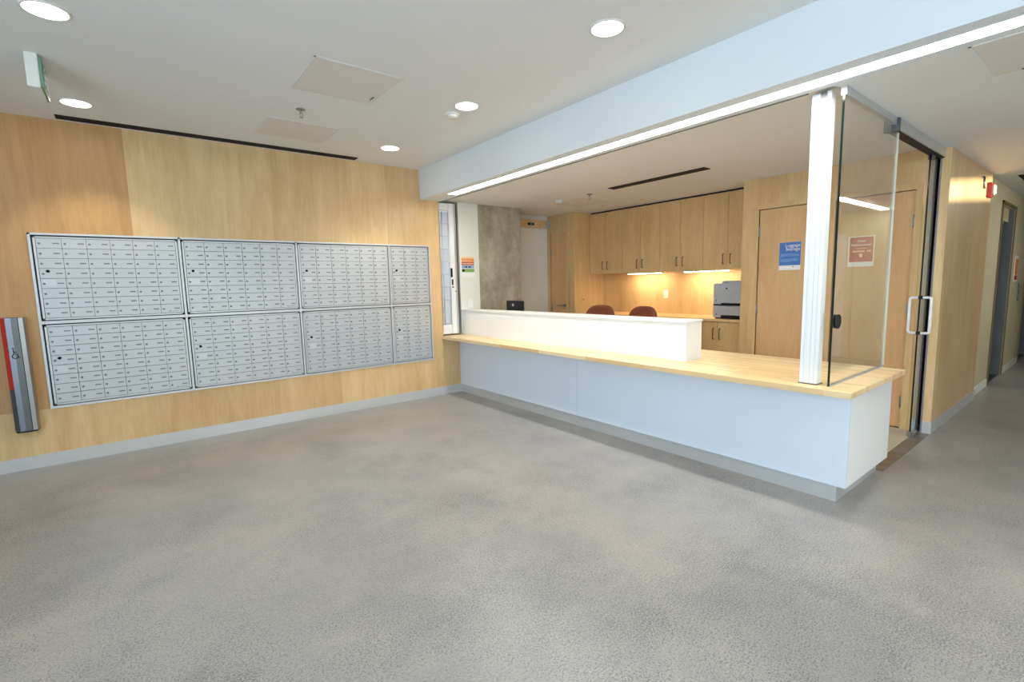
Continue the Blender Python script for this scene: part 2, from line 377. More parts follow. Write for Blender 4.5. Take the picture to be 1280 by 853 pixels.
# mail wall: maple panels around the mailbox opening
mw = MB()
X0, X1, Z0, Z1 = -3.925, -.390, .473, 1.888
BB = .106
YB = .30
up = [(-6.5, -4.75, .42), (-4.75, -3.263, .12), (-3.263, -2.9, .66), (-2.9, -2.06, .60), (-2.06, -1.35, .56), (-1.35, -.92, .62), (-.92, -.235, .44)]
for a, b, t in up: mw.box(a, b, 0, YB, Z1, ZL, t)
mw.box(-6.5, -4.75, 0, YB, Z0, Z1, .42); mw.box(-4.75, X0, 0, YB, Z0, Z1, .12)
mw.box(X1, -.235, 0, YB, Z0, Z1, .44)
for a, b, t in [(-6.5, -4.3, .5), (-4.3, -3.27, .62), (-3.27, -2.2, .45), (-2.2, -1.56, .5), (-1.56, -.96, .62), (-.96, -.42, .56), (-.42, -.235, .5)]:
    mw.box(a, b, 0, YB, BB, Z0, t)
mw.box(-.235, .02, .0, YB, BB, ZC0, .42)
mw.box(X0, X1, .18, YB, Z0, Z1, .4)
struct(mw.build('wall_mailboxes', 'maple'), 'maple veneer wall around the bank of mailboxes')
struct(MB().box(-6.5, .012, -.006, .02, 0, BB, bev=.001).build('baseboard_mailboxes', 'alu_base'), 'brushed metal baseboard under the mailboxes', 'baseboard')
# pocket back, white wall, concrete wall, recess
struct(MB().box(-.235, .08, .30, .42, 0, ZS).box(.078, .385, .05, .42, 0, ZO).build('wall_pocket', 'white', loc=(0,0,0)), 'narrow white wall beside the folding grille')
cw = MB().box(.385, 1.115, .052, .42, 0, ZO).box(.385, .42, .42, .60, 0, ZO)
struct(cw.build('wall_concrete', 'concrete', loc=(0,0,0)), 'bare concrete wall behind the counter')
struct(MB().box(.42, 2.6, .52, .64, 0, ZO).build('wall_recess', 'white', loc=(0,0,0)), 'shaded white wall in the recess behind the concrete')
# closet block with door
YC = -.08
cl = MB()
cl.box(2.05, 2.74, YC, -.0, 0, ZO, .45)                 # side facing the counter
cl.box(2.05, 2.13, .0, .07, 0, ZO, .5); cl.box(2.05, 2.13, .46, .52, 0, ZO, .5); cl.box(2.05, 2.13, .07, .46, 2.195, ZO, .5)
struct(cl.build('wall_closet', 'maple'), 'maple closet block at the left of the wall cabinets')
dr = struct(MB().box(2.062, 2.10, .085, .448, .01, 2.185, .4).build('door_1', 'maple_door'), 'narrow maple closet door with a lever handle', 'door')
fr = MB().box(2.036, 2.049, .045, .085, 0, 2.184).box(2.036, 2.049, .448, .49, 0, 2.184).box(2.036, 2.049, .045, .49, 2.185, 2.225)
fr.build('door_frame', 'maple', dr)
MB().cyl((2.062, .135, 1.04), .027, -.015, 0).tube([(2.05, .135, 1.04), (2.015, .135, 1.04), (2.01, .16, 1.04), (2.008, .25, 1.038)], .009).build('door_handle', 'steel', dr)
for z in (1.89, .99, .25): MB().box(2.045, 2.062, .43, .462, z-.05, z+.05).build('hinge', 'steel', dr)
# box over the recess
rb = thing('door_header', 'beige timber header box high on the white recess wall, small dark vent in it', 'header box', (1.75, .44, 2.26))
MB().box(1.30, 1.97, .46, .52, 2.265, 2.385, .7, .003).build('box', 'maple', rb)
MB().box(1.60, 1.72, .452, .46, 2.295, 2.335).build('vent', 'black', rb)
MB().box(1.63, 1.69, .449, .453, 2.30, 2.33).build('vent_grille', 'grey_dark', rb)
MB().box(1.97, 2.05, .455, .52, 2.265, 2.375, bev=.003).cyl((2.0, .455, 2.32), .02, -.01, 1).build('closer_bracket', 'grey_plastic', rb)

# wall with store-room doors
lw = MB()
yA, yB_, yM0, yM1, yE = -2.655, -2.80, -3.50, -3.56, -4.25
def bx_l(y0, y1, z0, z1, t): lw.box(XW, XW+.12, y0, y1, z0, z1, t)
bx_l(-2.80, -2.655, 0, ZO, .5)
DT = 2.128
bx_l(-3.50, -2.80, DT, ZO, .42); bx_l(-3.56, -3.50, 0, ZO, .55); bx_l(-4.17, -3.56, DT, ZO, .5); bx_l(-4.25, -4.17, 0, ZO, .55)
lw.box(XW+.12, 2.75, -2.74, -2.655, 0, ZO, .5)
struct(lw.build('wall_storage', 'maple'), 'maple wall holding the two storage doors')
def slab(name, y0, y1, label, hz, hy, frame):
    d = struct(MB().box(XW+.008, XW+.048, y0+.004, y1-.004, .012, DT-.006, .45).build(name, 'maple_door'), label, 'door')
    f = MB()
    for (a, b) in frame: f.box(XW-.014, XW-.0005, a, b, 0, DT-.001)
    f.box(XW-.014, XW-.0005, frame[0][0], frame[-1][1], DT, DT+.055)
    f.build('door_frame', 'maple', d)
    for z in hz: MB().cyl((XW-.004, hy, z-.055), .009, .11, 2, 12).box(XW-.002, XW+.01, hy-.016, hy+.016, z-.05, z+.05).build('hinge', 'steel', d)
    return d
d2 = slab('door_2', -3.50, -2.835, 'maple storage door carrying the blue notice', (1.895, 1.05, .25), -2.832, [(-3.53, -3.50), (-2.835, -2.75)])
d3 = slab('door_3', -4.17, -3.56, 'maple storage door carrying the red notice, right of the post', (1.86, 1.10, .25), -4.168, [(-4.22, -4.17), (-3.56, -3.53)])
MB().cyl((XW+.008, -3.44, 1.0), .027, -.015, 0).tube([(XW, -3.44, 1.0), (XW-.045, -3.44, 1.0), (XW-.05, -3.42, 1.0), (XW-.05, -3.33, 1.0)], .009).build('door_handle', 'steel', d2)
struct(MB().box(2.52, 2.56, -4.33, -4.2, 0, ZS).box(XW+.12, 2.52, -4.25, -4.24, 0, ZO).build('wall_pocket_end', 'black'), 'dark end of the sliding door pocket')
struct(MB().box(XW+.05, XW+.1, -4.2, -2.8, 0, 2.2).build('wall_store_backing', 'black'), 'dark store room behind the doors')
# pillar + corridor wall
pw = MB()
pw.box(XW, XW+.11, -4.383, -4.325, BB, ZS, .62)
for a, b, t in [(XW+.11, 2.55, .40), (2.55, 3.15, .36), (3.15, 3.95, .42)]: pw.box(a, b, -4.383, -4.325, BB, ZS, t)
struct(pw.build('wall_corridor', 'maple'), 'maple veneer corridor wall right of the glass door')
struct(MB().box(XW-.004, 3.95, -4.388, -4.325, 0, BB).build('baseboard_corridor', 'alu_base'), 'metal baseboard along the corridor wall', 'baseboard')
# elevator wall
def beige(n, mb, l): return struct(mb.build(n, 'beige'), l)
MAT['beige'] = plain('beige_paint', srgb(206, 196, 160), .6, 0, .03, 3)
ew = MB().box(3.95, 4.96, -4.35, -4.2, 0, ZS).box(4.96, 5.95, -4.35, -4.2, 2.22, ZS).box(5.95, 7.45, -4.35, -4.2, 0, ZS).box(7.45, 8.5, -4.35, -4.2, 2.22, ZS).box(8.5, 12, -4.35, -4.2, 0, ZS)
beige('wall_elevator', ew, 'beige wall with the elevator openings at the corridor end')
struct(MB().box(3.95, 4.955, -4.358, -4.34, 0, .09).box(5.96, 7.44, -4.358, -4.34, 0, .09).build('baseboard_elevator', 'white'), 'pale baseboard on the elevator wall', 'baseboard')
MAT['jamb_steel'] = plain('dull_steel', srgb(98, 99, 98), .6, .2, .1, 2)
MAT['bronze'] = plain('bronze_trim', srgb(120, 98, 66), .5, .2)
def elevator(x0, x1, label):
    t = thing('elevator_door', label, 'elevator door', ((x0+x1)/2, -4.25, 0), 'steel elevator entrances')
    xm = (x0+x1)/2
    MB().box(x0+.05, xm-.003, -4.235, -4.215, .01, 2.05, bev=.002).build('door_panel', 'steel_dark', t)
    MB().box(xm+.003, x1-.05, -4.235, -4.215, .01, 2.05, bev=.002).build('door_panel', 'steel_dark', t)
    MB().box(x0, x0+.05, -4.36, -4.21, 0, 2.22).box(x1-.05, x1, -4.348, -4.21, 0, 2.22).build('door_frame', 'jamb_steel', t)
    MB().box(x1, x1+.03, -4.366, -4.352, 0, 2.25).box(x0-.03, x0, -4.366, -4.352, 0, 2.25).box(x0-.03, x1+.03, -4.366, -4.352, 2.22, 2.25).build('trim', 'bronze', t)
    MB().box(x0+.05, x1-.05, -4.30, -4.21, 2.05, 2.22).build('header', 'beige', t)
    MB().box(x0+.05, x1-.05, -4.34, -4.21, 0, .01).build('sill', 'steel_dark', t)
elevator(4.96, 5.95, 'steel elevator door nearest the siren, seen edge-on down the corridor')
elevator(7.45, 8.5, 'steel elevator door at the far right edge, beyond the small wall notices')
beige('wall_corridor_end', MB().box(11.9, 12, -5.8, -4.35, 0, ZS), 'beige wall closing the corridor')
# room shell out of frame (seen in reflections, shapes the daylight)
struct(MB().box(-6.6, -6.5, -9.2, -8.1, 0, ZL).box(-6.6, -6.5, -3.2, .3, 0, ZL).box(-6.6, -6.5, -8.1, -3.2, 0, .3).box(-6.6, -6.5, -8.1, -3.2, 2.6, ZL).build('wall_west', 'white'), 'white wall beside the camera')
wf = struct(MB().box(-6.55, -6.5, -8.1, -8.04, .3, 2.6).box(-6.55, -6.5, -3.26, -3.2, .3, 2.6).box(-6.55, -6.5, -8.04, -3.26, .3, .36).box(-6.55, -6.5, -8.04, -3.26, 2.54, 2.6).box(-6.55, -6.5, -5.68, -5.62, .36, 2.54).build('window_1', 'alu'), 'tall lobby window beside the camera', 'window')
sw = MB().box(-6.5, -3.5, -9.2, -9.1, 0, ZL).box(0, 2.1, -9.2, -9.1, 0, ZL).box(3.97, 12, -9.2, -9.1, 0, ZL).box(-3.5, 0, -9.2, -9.1, 0, .3).box(-3.5, 0, -9.2, -9.1, 2.6, ZL)
struct(MB().box(-3.5, -3.44, -9.15, -9.1, .3, 2.6).box(-.06, 0, -9.15, -9.1, .3, 2.6).box(-3.44, -.06, -9.15, -9.1, .3, .36).box(-3.44, -.06, -9.15, -9.1, 2.54, 2.6).box(-1.80, -1.74, -9.15, -9.1, .36, 2.54).build('window_2', 'alu'), 'wide lobby window behind the camera', 'window')
# added slanted gap, shaped so the sun throws its bar on the corridor wall
dz = .005*4.72
sw.prism([(2.1, 0), (3.97, 0), (3.97, 2.175+dz), (2.1, 2.01+dz)], 1, -9.2, -9.1)
sw.prism([(2.1, 2.155+dz), (3.97, 2.39+dz), (3.97, ZL), (2.1, ZL)], 1, -9.2, -9.1)
struct(sw.build('wall_south', 'white'), 'white wall behind the camera')
struct(MB().box(6.3, 6.4, -9.1, -5.75, 0, ZS).box(6.4, 12, -5.85, -5.75, 0, ZS).build('wall_east', 'beige'), 'beige wall opposite the elevators')
d4 = struct(MB().box(6.26, 6.30, -7.3, -6.3, .01, 2.1).build('door_4', 'white'), 'white door in the wall opposite the elevators', 'door')
MB().box(6.24, 6.30, -7.4, -7.3, 0, 2.18).box(6.24, 6.30, -6.3, -6.2, 0, 2.18).box(6.24, 6.30, -7.3, -6.3, 2.1, 2.18).build('door_frame', 'beige', d4)
MB().box(6.22, 6.26, -6.42, -6.38, .95, 1.15).build('door_handle', 'steel', d4)
# office shell
struct(MB().box(2.72, 2.80, -2.74, -.08, 0, ZO, .5).build('wall_backsplash', 'maple'), 'maple backsplash wall behind the cabinets')

struct(MB().box(-14, 2.02, -14.5, -13.5, 0, 9).build('wall_sun_block', 'beige'), 'added unseen block keeping the sun out of the wide window')  # added out of view to block the low sun from the wide window

# ------------------------------------------------------------------ MAILBOXES
tr = MB()
tr.box(X0, X1, -.012, .03, Z1-.016, Z1).box(X0, X1, -.016, .03, Z0, Z0+.018).box(X0, X0+.016, -.012, .03, Z0, Z1).box(X1-.016, X1, -.012, .03, Z0, Z1)
XD = [-3.925, -2.940, -1.936, -.920, -.390]
for xd in XD[1:-1]: tr.box(xd-.009, xd+.009, -.012, .03, Z0, Z1)
ZM = 1.176
tr.box(X0, X1, -.010, .03, ZM-.012, ZM+.012)
tag(tr.build('mailbox_trim', 'mail_frame'), 'pale metal trim grid framing all the mailbox units in the maple wall', 'trim')

names_col = ['leftmost', 'second from left', 'third from left', 'narrow rightmost']
proto_door = None
for ci in range(4):
    for ri in range(2):
        xa = XD[ci] + (.016 if ci == 0 else .009) + .010; xb = XD[ci+1] - (.016 if ci == 3 else .009) - .006
        za, zb = (ZM+.012+.008, Z1-.016-.010) if ri == 0 else (Z0+.018+.006, ZM-.012-.010)
        nc = 3 if ci == 3 else 6
        row = 'upper' if ri == 0 else 'lower'
        lab = f'{row} row, {names_col[ci]} silver mailbox unit with {"three" if nc==3 else "six"} columns of small locked doors'
        t = thing('mailbox_unit', lab, 'mailbox unit', ((xa+xb)/2, .02, za), 'silver mailbox units in the maple wall')
        MB().box(xa-.012, xb+.008, .04, .16, za-.008, zb+.012).build('cabinet_body', 'mail_dark', t)
        f = MB()
        f.box(xa, xa+.014, .0, .05, za, zb).box(xb-.014, xb, .0, .05, za, zb).box(xa, xb, .0, .05, zb-.012, zb).box(xa, xb, .0, .05, za, za+.012)
        MB().box(xa+.012, xb-.012, .0095, .04, za+.011, zb-.011).build('door_rebate', 'mail_dark', t)
        f.build('unit_frame', 'mail_frame', t)
        gx0, gx1, gz0, gz1 = xa+.016, xb-.016, za+.014, zb-.014
        dw, dh = (gx1-gx0)/nc, (gz1-gz0)/8
        if proto_door is None:
            PW, PH = dw, dh
            b = MB().box(-PW/2+.0013, PW/2-.0013, -.003, .009, -PH/2+.0016, PH/2-.0016, bev=.0012)
            dm = b.build('mailbox_door', 'mail', loc=(0,0,0)); 
            lk_ = MB().cyl((-PW*.37, -.003, -.003), .0085, -.007, 1, 14).cyl((-PW*.37, -.010, -.003), .0055, -.002, 1, 12).build('lock', 'label', loc=(0,0,0))
            nb = MB().box(PW*.14, PW*.40, -.0042, -.002, -.005, .005).build('number_plate', 'label', loc=(0,0,0))
            lk_.parent = dm; nb.parent = dm; proto_door = dm; lk_['label'] = 'round chrome lock'
            first = True
        r0 = Vector(t.location)
        for r in range(8):
            for c in range(nc):
                wl = Vector((gx0 + (c+.5)*dw, .0, gz1 - (r+.5)*dh)) - r0
                wl.y = .0 - r0.y
                if first: dm.parent = t; dm.location = wl; first = False; d = dm
                else: d = dup(proto_door, t, wl)
                d.scale = (dw/PW, 1, dh/PH)
        # master lock (row 4) and outgoing slot (row 5), both in the first column
        cx = gx0 + dw*.33; cz = gz1 - 3.28*dh
        MB().cyl((cx, -.004, cz), .0115, -.012, 1, 16).build('master_lock', 'black', t)
        sx0, sx1, sz = gx0+.10*dw, gx0+.62*dw, gz1-4.2*dh
        MB().box(sx0, sx1, -.010, -.002, sz-.003, sz+.004).box(sx0, sx1, -.0055, -.002, sz-.044, sz-.003).build('outgoing_flap', 'mail_frame', t)
        bx = gx1 - dw*.62; bz = gz0 + .14*dh
        MB().box(bx, bx+.012, -.005, -.002, bz, bz+.010).box(bx+.02, bx+.075, -.0045, -.002, bz+.003, bz+.006).build('maker_mark', 'grey_dark', t)

# ------------------------------------------------------------------ ACTUATOR BAR with wheelchair mark
a = thing('door_actuator_bar', 'tall brushed steel door opener bar with wheelchair mark, fixed left of the mailboxes', 'door opener', (-4.065, -.05, .33))
def col_prism(x0, x1, z0, z1, m, nm, yf=-.10, side=False):
    return MB().box(x0, x1, yf, 0, z0, z1).build(nm, m, a)
b = MB(); pr = [(-4.103, .0), (-4.103, -.099), (-4.07, -.104), (-4.034, -.099), (-4.034, .0)]
b.prism(pr, 2, .338, 1.228, smooth=False); b.build('steel_face', 'steel_dark', a)
MB().prism([(-4.131, 0), (-4.131, -.088), (-4.104, -.0985), (-4.104, 0)], 2, .338, .672).build('lower_cheek', 'steel_dark', a)
o = MB().prism([(-4.131, 0), (-4.131, -.088), (-4.104, -.0985), (-4.104, 0)], 2, .674, 1.228).build('red_reflection', 'red', a); o['label'] = 'red reflection coloured in as a strip down the left side of the bar'  # reflection on the steel, put in as a coloured strip
MB().prism([(-4.030, 0), (-4.030, -.099), (-4.005, -.092), (-3.998, -.075), (-3.996, 0)], 2, .338, 1.228).build('right_cheek', 'steel', a)
MB().box(-4.034, -4.030, -.094, 0, .338, 1.228).build('seam', 'black', a)
MB().prism([(-4.128, 0), (-4.126, -.085), (-4.07, -.10), (-4.01, -.09), (-4.0, 0)], 2, .325, .338).build('end_cap', 'charcoal', a)
ic = MB(); IX, IY, IZ = -4.072, -.106, .955
ic.tube([(IX+.017*math.cos(t), IY, IZ-.022+.017*math.sin(t)) for t in [math.radians(q) for q in range(100, 371, 18)]], .0025, 6)
ic.tube([(IX-.006, IY, IZ+.028), (IX-.004, IY, IZ-.006), (IX+.014, IY, IZ-.006), (IX+.020, IY, IZ-.034), (IX+.028, IY, IZ-.034)], .0028, 6)
ic.tube([(IX-.005, IY, IZ+.014), (IX+.010, IY, IZ+.010)], .0025, 6)
ic.cyl((IX-.007, IY+.002, IZ+.038), .005, -.005, 1, 12)
ic.build('wheelchair_mark', 'black', a)

# ------------------------------------------------------------------ CEILING ITEMS
def downlight(x, y, label):
    t = thing('downlight', label, 'ceiling light', (x, y, ZL), 'round recessed downlights')
    MB().lathe([(.098, 0), (.098, -.004), (.086, -.006), (.084, .0), (.084, .0)], (x, y, ZL-.0)).build('trim_ring', 'white', t)
    MB().cyl((x, y, ZL-.004), .084, .003).build('lens', 'down', t)
    l = bpy.data.lights.new('downlight_lamp', 'SPOT'); l.energy = L_SPOT; l.color = (1, .90, .74); l.spot_size = math.radians(100); l.spot_blend = .45; l.shadow_soft_size = .07
    lo = bpy.data.objects.new('downlight_lamp', l); C.objects.link(lo); lo.location = (0, 0, -.02); lo.parent = t
downlight(-3.53, -2.01, 'big round downlight cut by the top left corner, above the exit sign')
downlight(-3.515, -.545, 'round downlight between exit sign and black slot diffuser')
downlight(-1.152, -.69, 'smallest round downlight, nearest the corner of mailbox wall and beam')
downlight(-1.149, -2.09, 'round downlight right beside the smoke detector')
downlight(-1.146, -3.50, 'round downlight alone near the top centre of the photo')
def access(x0, x1, y0, y1, z, label, latch=True, grp='ceiling access panels'):
    t = thing('access_panel', label, 'access panel', ((x0+x1)/2, (y0+y1)/2, z), grp)
    MB().box(x0, x1, y0, y0+.012, z-.002, z).box(x0, x1, y1-.012, y1, z-.002, z).box(x0, x0+.012, y0, y1, z-.002, z).box(x1-.012, x1, y0, y1, z-.002, z).build('frame', 'ceil', t)
    MB().box(x0+.015, x1-.015, y0+.015, y1-.015, z-.0015, z).build('hatch', 'panel_paint', t)
    if latch: MB().tube([(x1-.05, y1-.19, z-.006), (x1-.05, y1-.12, z-.006)], .003, 8).cyl((x1-.05, y1-.16, z-.004), .006, -.004).build('latch', 'steel_dark', t)
access(-2.342, -1.757, -2.272, -1.678, ZL, 'square ceiling access panel farther from the mailboxes, with small latch')
access(-2.345, -1.745, -1.005, -.475, ZL, 'square ceiling access panel nearest the mailbox wall', False)
access(1.21, 1.80, -1.04, -.45, ZO, 'access panel in the office ceiling beside the sprinkler', False)
access(-.19, .40, -5.42, -4.83, ZS, 'access panel in the low ceiling at the top right edge')
def slot(x0, x1, y0, y1, z, label, cat='air diffuser'):
    t = thing('slot_diffuser', label, cat, ((x0+x1)/2, (y0+y1)/2, z))
    m = MB(); e = .006
    m.box(x0, x1, y0, y0+e, z-.006, z).box(x0, x1, y1-e, y1, z-.006, z).box(x0, x0+e, y0, y1, z-.006, z).box(x1-e, x1, y0, y1, z-.006, z)
    if x1-x0 > y1-y0: m.box(x0, x1, (y0+y1)/2-.004, (y0+y1)/2+.004, z-.005, z)
    else: m.box((x0+x1)/2-.004, (x0+x1)/2+.004, y0, y1, z-.005, z)
    m.build('frame', 'charcoal', t); MB().box(x0+e, x1-e, y0+e, y1-e, z-.003, z).build('vanes', 'black', t)
slot(-3.665, -1.285, -.165, -.06, ZL, 'long black slot diffuser in the lobby ceiling along the mailbox wall')
slot(1.05, 1.165, -2.79, -1.61, ZO, 'black slot diffuser in the office ceiling above the counter')
slot(4.3, 6.3, -4.60, -4.53, ZS, 'short dark slot in the corridor ceiling by the elevators')
def sprinkler(x, y, z, label):
    t = thing('sprinkler_head', label, 'sprinkler', (x, y, z), 'ceiling sprinklers')
    MB().lathe([(.034, 0), (.036, -.004), (.016, -.008), (.012, -.008)], (x, y, z)).build('escutcheon', 'steel', t)
    MB().tube([(x, y, z-.004), (x, y, z-.03)], .008).tube([(x-.009, y, z-.03), (x-.011, y, z-.045), (x, y, z-.06)], .003, 6).tube([(x+.009, y, z-.03), (x+.011, y, z-.045), (x, y, z-.06)], .003, 6).build('body', 'steel', t)
    MB().cyl((x, y, z-.063), .016, .003, 2, 16).build('deflector', 'steel', t)
sprinkler(-2.165, -1.31, ZL, 'sprinkler head between the two lobby access panels')
sprinkler(1.15, -1.235, ZO, 'sprinkler head in the office ceiling')
t = thing('smoke_detector', 'white smoke detector on the lobby ceiling beside a downlight', 'smoke detector', (-1.15, -1.88, ZL))
MB().lathe([(.062, 0), (.062, -.012), (.055, -.018), (0, -.018)], (-1.15, -1.88, ZL), n=8).build('base', 'white', t)
MB().lathe([(.046, -.018), (.044, -.032), (.03, -.040), (0, -.040)], (-1.15, -1.88, ZL), n=24).build('sensor_head', 'panel_paint', t)
t = thing('smoke_detector', 'small white smoke detector on the office ceiling beside its access panel', 'smoke detector', (1.14, -.72, ZO))
MB().lathe([(.055, 0), (.055, -.018), (0, -.018)], (1.14, -.72, ZO)).build('base', 'white', t)
MB().lathe([(.044, -.018), (.040, -.036), (0, -.040)], (1.14, -.72, ZO)).build('sensor_head', 'white', t)
# exit sign
t = thing('exit_sign', 'ceiling mounted exit sign box with white end and green face', 'exit sign', (-3.65, -1.24, ZL-.19))
MB().box(-3.684, -3.628, -1.40, -1.07, 2.590, ZL, bev=.003).build('housing', 'white', t)
MB().box(-3.628, -3.616, -1.39, -1.08, 2.600, ZL-.012).build('face_plate', 'sign_green', t)
px = MB(); q = -3.614; y0 = -1.27; z0 = 2.68
px.tube([(q, y0, z0+.03), (q, y0+.01, z0-.01), (q, y0+.035, z0-.025), (q, y0+.045, z0-.055)], .007, 6).tube([(q, y0+.01, z0-.01), (q, y0-.015, z0-.03), (q, y0-.04, z0-.032)], .007, 6).tube([(q, y0+.035, z0+.005), (q, y0+.005, z0+.022), (q, y0-.025, z0)], .006, 6).cyl((q-.003, y0+.005, z0+.055), .012, .005, 0, 12)
px.box(q-.002, q+.001, -1.19, -1.12, 2.615, 2.745)
px.build('running_figure', 'paper', t)
# linear lights
t = thing('linear_light', 'long recessed linear light running under the beam over the counter', 'linear light', (-.327, -4.0, ZS))
MB().box(-.382, -.271, -7.5, -.484, ZS+.003, ZS+.018).build('diffuser', 'strip', t)
MB().box(-.386, -.382, -7.5, -.482, ZS-.002, ZS+.018).box(-.271, -.267, -7.5, -.482, ZS-.002, ZS+.018).box(-.386, -.267, -.486, -.480, ZS-.002, ZS+.018).build('rim', 'white', t)
t = thing('linear_light', 'linear light on the corridor ceiling, seen only as a reflection in the glass', 'linear light', (5.1, -5.75, ZS-.03))
MB().box(4.1, 6.1, -5.80, -5.72, ZS-.02, ZS-.003).build('diffuser', 'strip', t)
MB().box(4.08, 6.12, -5.82, -5.70, ZS-.006, ZS).build('rim', 'white', t)

# ------------------------------------------------------------------ COUNTER
t = thing('reception_counter', 'long pale blue reception counter with a grey plinth in front of the office', 'counter', (.4, -2.2, 0))
MB().box(0, .02, -2.126, -.002, .1045, ZC0, bev=.0008).box(0, .02, -4.3965, -2.129, .1045, ZC0, bev=.0008).build('front_panel', 'laminate', t)
MB().box(.0205, .815, -4.3965, -4.3765, .1045, ZC0, bev=.0008).build('end_panel', 'white_lam', t)
MB().box(.79, .81, -4.375, -.002, .1045, ZC0).build('back_panel', 'white_lam', t)
MB().box(.014, .03, -4.345, -.002, 0, .1045).box(.03, .78, -4.345, -4.33, 0, .1045).box(.77, .785, -4.33, -.002, 0, .1045).build('plinth', 'alu_base', t)
ct = MB().box(-.256, .790, -4.472, -.0, ZC0, ZC1, bev=.002).build('countertop', 'butcher', loc=(0,0,0)); tag(ct, 'maple butcher block countertop lying along the whole counter', 'countertop')
ct2 = MB().box(-.233, .076, 0, .298, ZC0, ZC1-.0006).build('countertop_return', 'butcher', ct); ct2.parent = ct
for (gx, gy) in ((-.13, -.85), (-.13, -2.62)):
    g = MB().cyl((gx, gy, ZC1), .018, .003).build('grommet', 'panel_paint', ct)
lg = thing('transaction_ledge', 'white raised ledge box standing on the countertop', 'ledge', (.2, -1.6, ZC1))
MB().box(.085, .305, -3.243, .045, ZC1, 1.062).build('box', 'white_lam', lg)
MB().box(.076, .312, -3.250, .048, 1.062, 1.076, bev=.001).build('top_slab', 'white_lam', lg)

# ------------------------------------------------------------------ POST and GLASS
t = thing('grille_receiver_post', 'white slotted metal post standing on the counter beside the glass', 'post', (-.11, -4.2, ZC1))
py0, py1 = -4.262, -4.165
MB().box(-.150, -.080, py0, py0+.066, ZC1, ZS, bev=.002).box(-.146, -.085, py0+.0665, py1-.018, ZC1, ZS).box(-.150, -.085, py1-.0175, py1, ZC1, ZS, bev=.002).build('shaft', 'post', t)
MB().box(-.1508, -.1495, py0+.018, py0+.0195, ZC1+.01, ZS-.01).box(-.1508, -.1495, py0+.042, py0+.0435, ZC1+.01, ZS-.01).build('groove_strips', 'alu', t)
MB().box(-.156, -.066, py0-.004, py1+.004, ZC1, ZC1+.006).build('base_plate', 'steel_dark', t)
MB().box(-.158, -.150, py0+.020, py0+.026, ZS-.09, ZS-.002).box(-.156, -.150, py0+.026, py0+.05, ZS-.035, ZS-.002).build('top_catch', 'steel_dark', t)
# grille track in the ceiling
tk = MB().box(-.205, -.185, -4.16, .05, ZS-.003, ZS+.045).build('ceiling_track', 'grey_dark'); tag(tk, 'thin dark ceiling track running from the folding grille to the post', 'track')

def pane(x0, x1, y, z0, z1, th, name, parent):
    m = MB(); h = th/2
    vs_ = [(x0,y-h,z0),(x1,y-h,z0),(x1,y+h,z0),(x0,y+h,z0),(x0,y-h,z1),(x1,y-h,z1),(x1,y+h,z1),(x0,y+h,z1)]
    v = [m.bm.verts.new(p) for p in vs_]
    for k, q in enumerate(((3,2,1,0),(4,5,6,7),(0,1,5,4),(1,2,6,5),(2,3,7,6),(3,0,4,7))):
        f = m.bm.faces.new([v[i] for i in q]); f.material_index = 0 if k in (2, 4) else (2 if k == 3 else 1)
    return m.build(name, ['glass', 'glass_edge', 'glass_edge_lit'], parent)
GY = -4.325
t = thing('glass_partition', 'fixed clear glass screen standing on the counter end with a round black disc', 'glass screen', (.34, GY, ZC1))
pane(-.150, .855, GY, ZC1+.001, ZS-.03, .012, 'pane', t)
MB().box(-.152, .80, GY-.014, GY+.014, ZS-.045, ZS).build('top_channel', 'alu', t)
MB().box(-.152, .852, GY-.009, GY-.0065, ZC1, ZC1+.008).box(-.152, .852, GY+.0065, GY+.009, ZC1, ZC1+.008).build('bottom_seal', 'grey_plastic', t)
MB().cyl((-.085, GY-.006, 1.135), .042, -.008, 1, 28).cyl((-.085, GY+.006, 1.135), .042, .008, 1, 28).build('disc_stop', 'charcoal', t)
t = thing('sliding_glass_door', 'sliding glass door half hidden in the wall pocket, with D-shaped pull handle', 'glass door', (1.97, -4.295, 0))
GD = -4.296
pane(1.852, 2.5, GD, .035, ZS-.079, .012, 'pane', t)
hx = 1.875; hw = .062
hp = MB()
for s_ in (-1, 1):
    y1 = GD + s_*hw*1.15; y0 = GD + s_*.006
    pth = [(hx, y0, 1.205)]
    for q in range(0, 91, 18): pth.append((hx, y1 - s_*.022*(1-math.sin(math.radians(q))), 1.183+.022*math.cos(math.radians(q))))
    for q in range(90, 181, 18): pth.append((hx, y1 - s_*.022*(1-math.sin(math.radians(q))), .927+.022*math.cos(math.radians(q))))
    pth.append((hx, y0, .905)); hp.tube(pth, .0105, 12)
hp.build('pull_handle', 'post', t)
for z in (1.205, .905): MB().cyl((hx, GD-.014, z), .014, .028, 1, 16).build('handle_washer', 'black', t)
MB().box(1.845, 1.90, GD-.022, GD+.022, .004, .052, bev=.004).build('floor_guide', 'steel', t)
MB().cyl((1.945, GD-.02, .03), .02, .03, 1, 16).build('guide_roller', 'steel', t)
MB().box(1.852, 1.93, GD-.016, GD+.016, ZS-.115, ZS-.072, bev=.003).build('hanger_clamp', 'steel_dark', t)
t = thing('door_track', 'metal header track over the sliding glass door opening', 'door track', (1.44, -4.31, ZS-.08))
MB().box(.79, XW+.1, -4.345, -4.272, ZS-.075, ZS, bev=.002).build('housing', 'alu', t)
MB().box(.80, XW+.1, -4.338, -4.279, ZS-.078, ZS-.0745).build('track_slot', 'charcoal', t)
MB().box(.755, .79, -4.352, -4.268, ZS-.085, ZS-.004).build('end_bracket', 'steel_dark', t)
struct(MB().box(XW+.0, XW+.012, -4.325, -4.312, 0, ZS-.078).box(XW, XW+.012, -4.28, -4.25, 0, ZS-.078).build('trim_1', 'grey_dark'), 'dark edge trim of the door pocket', 'trim')

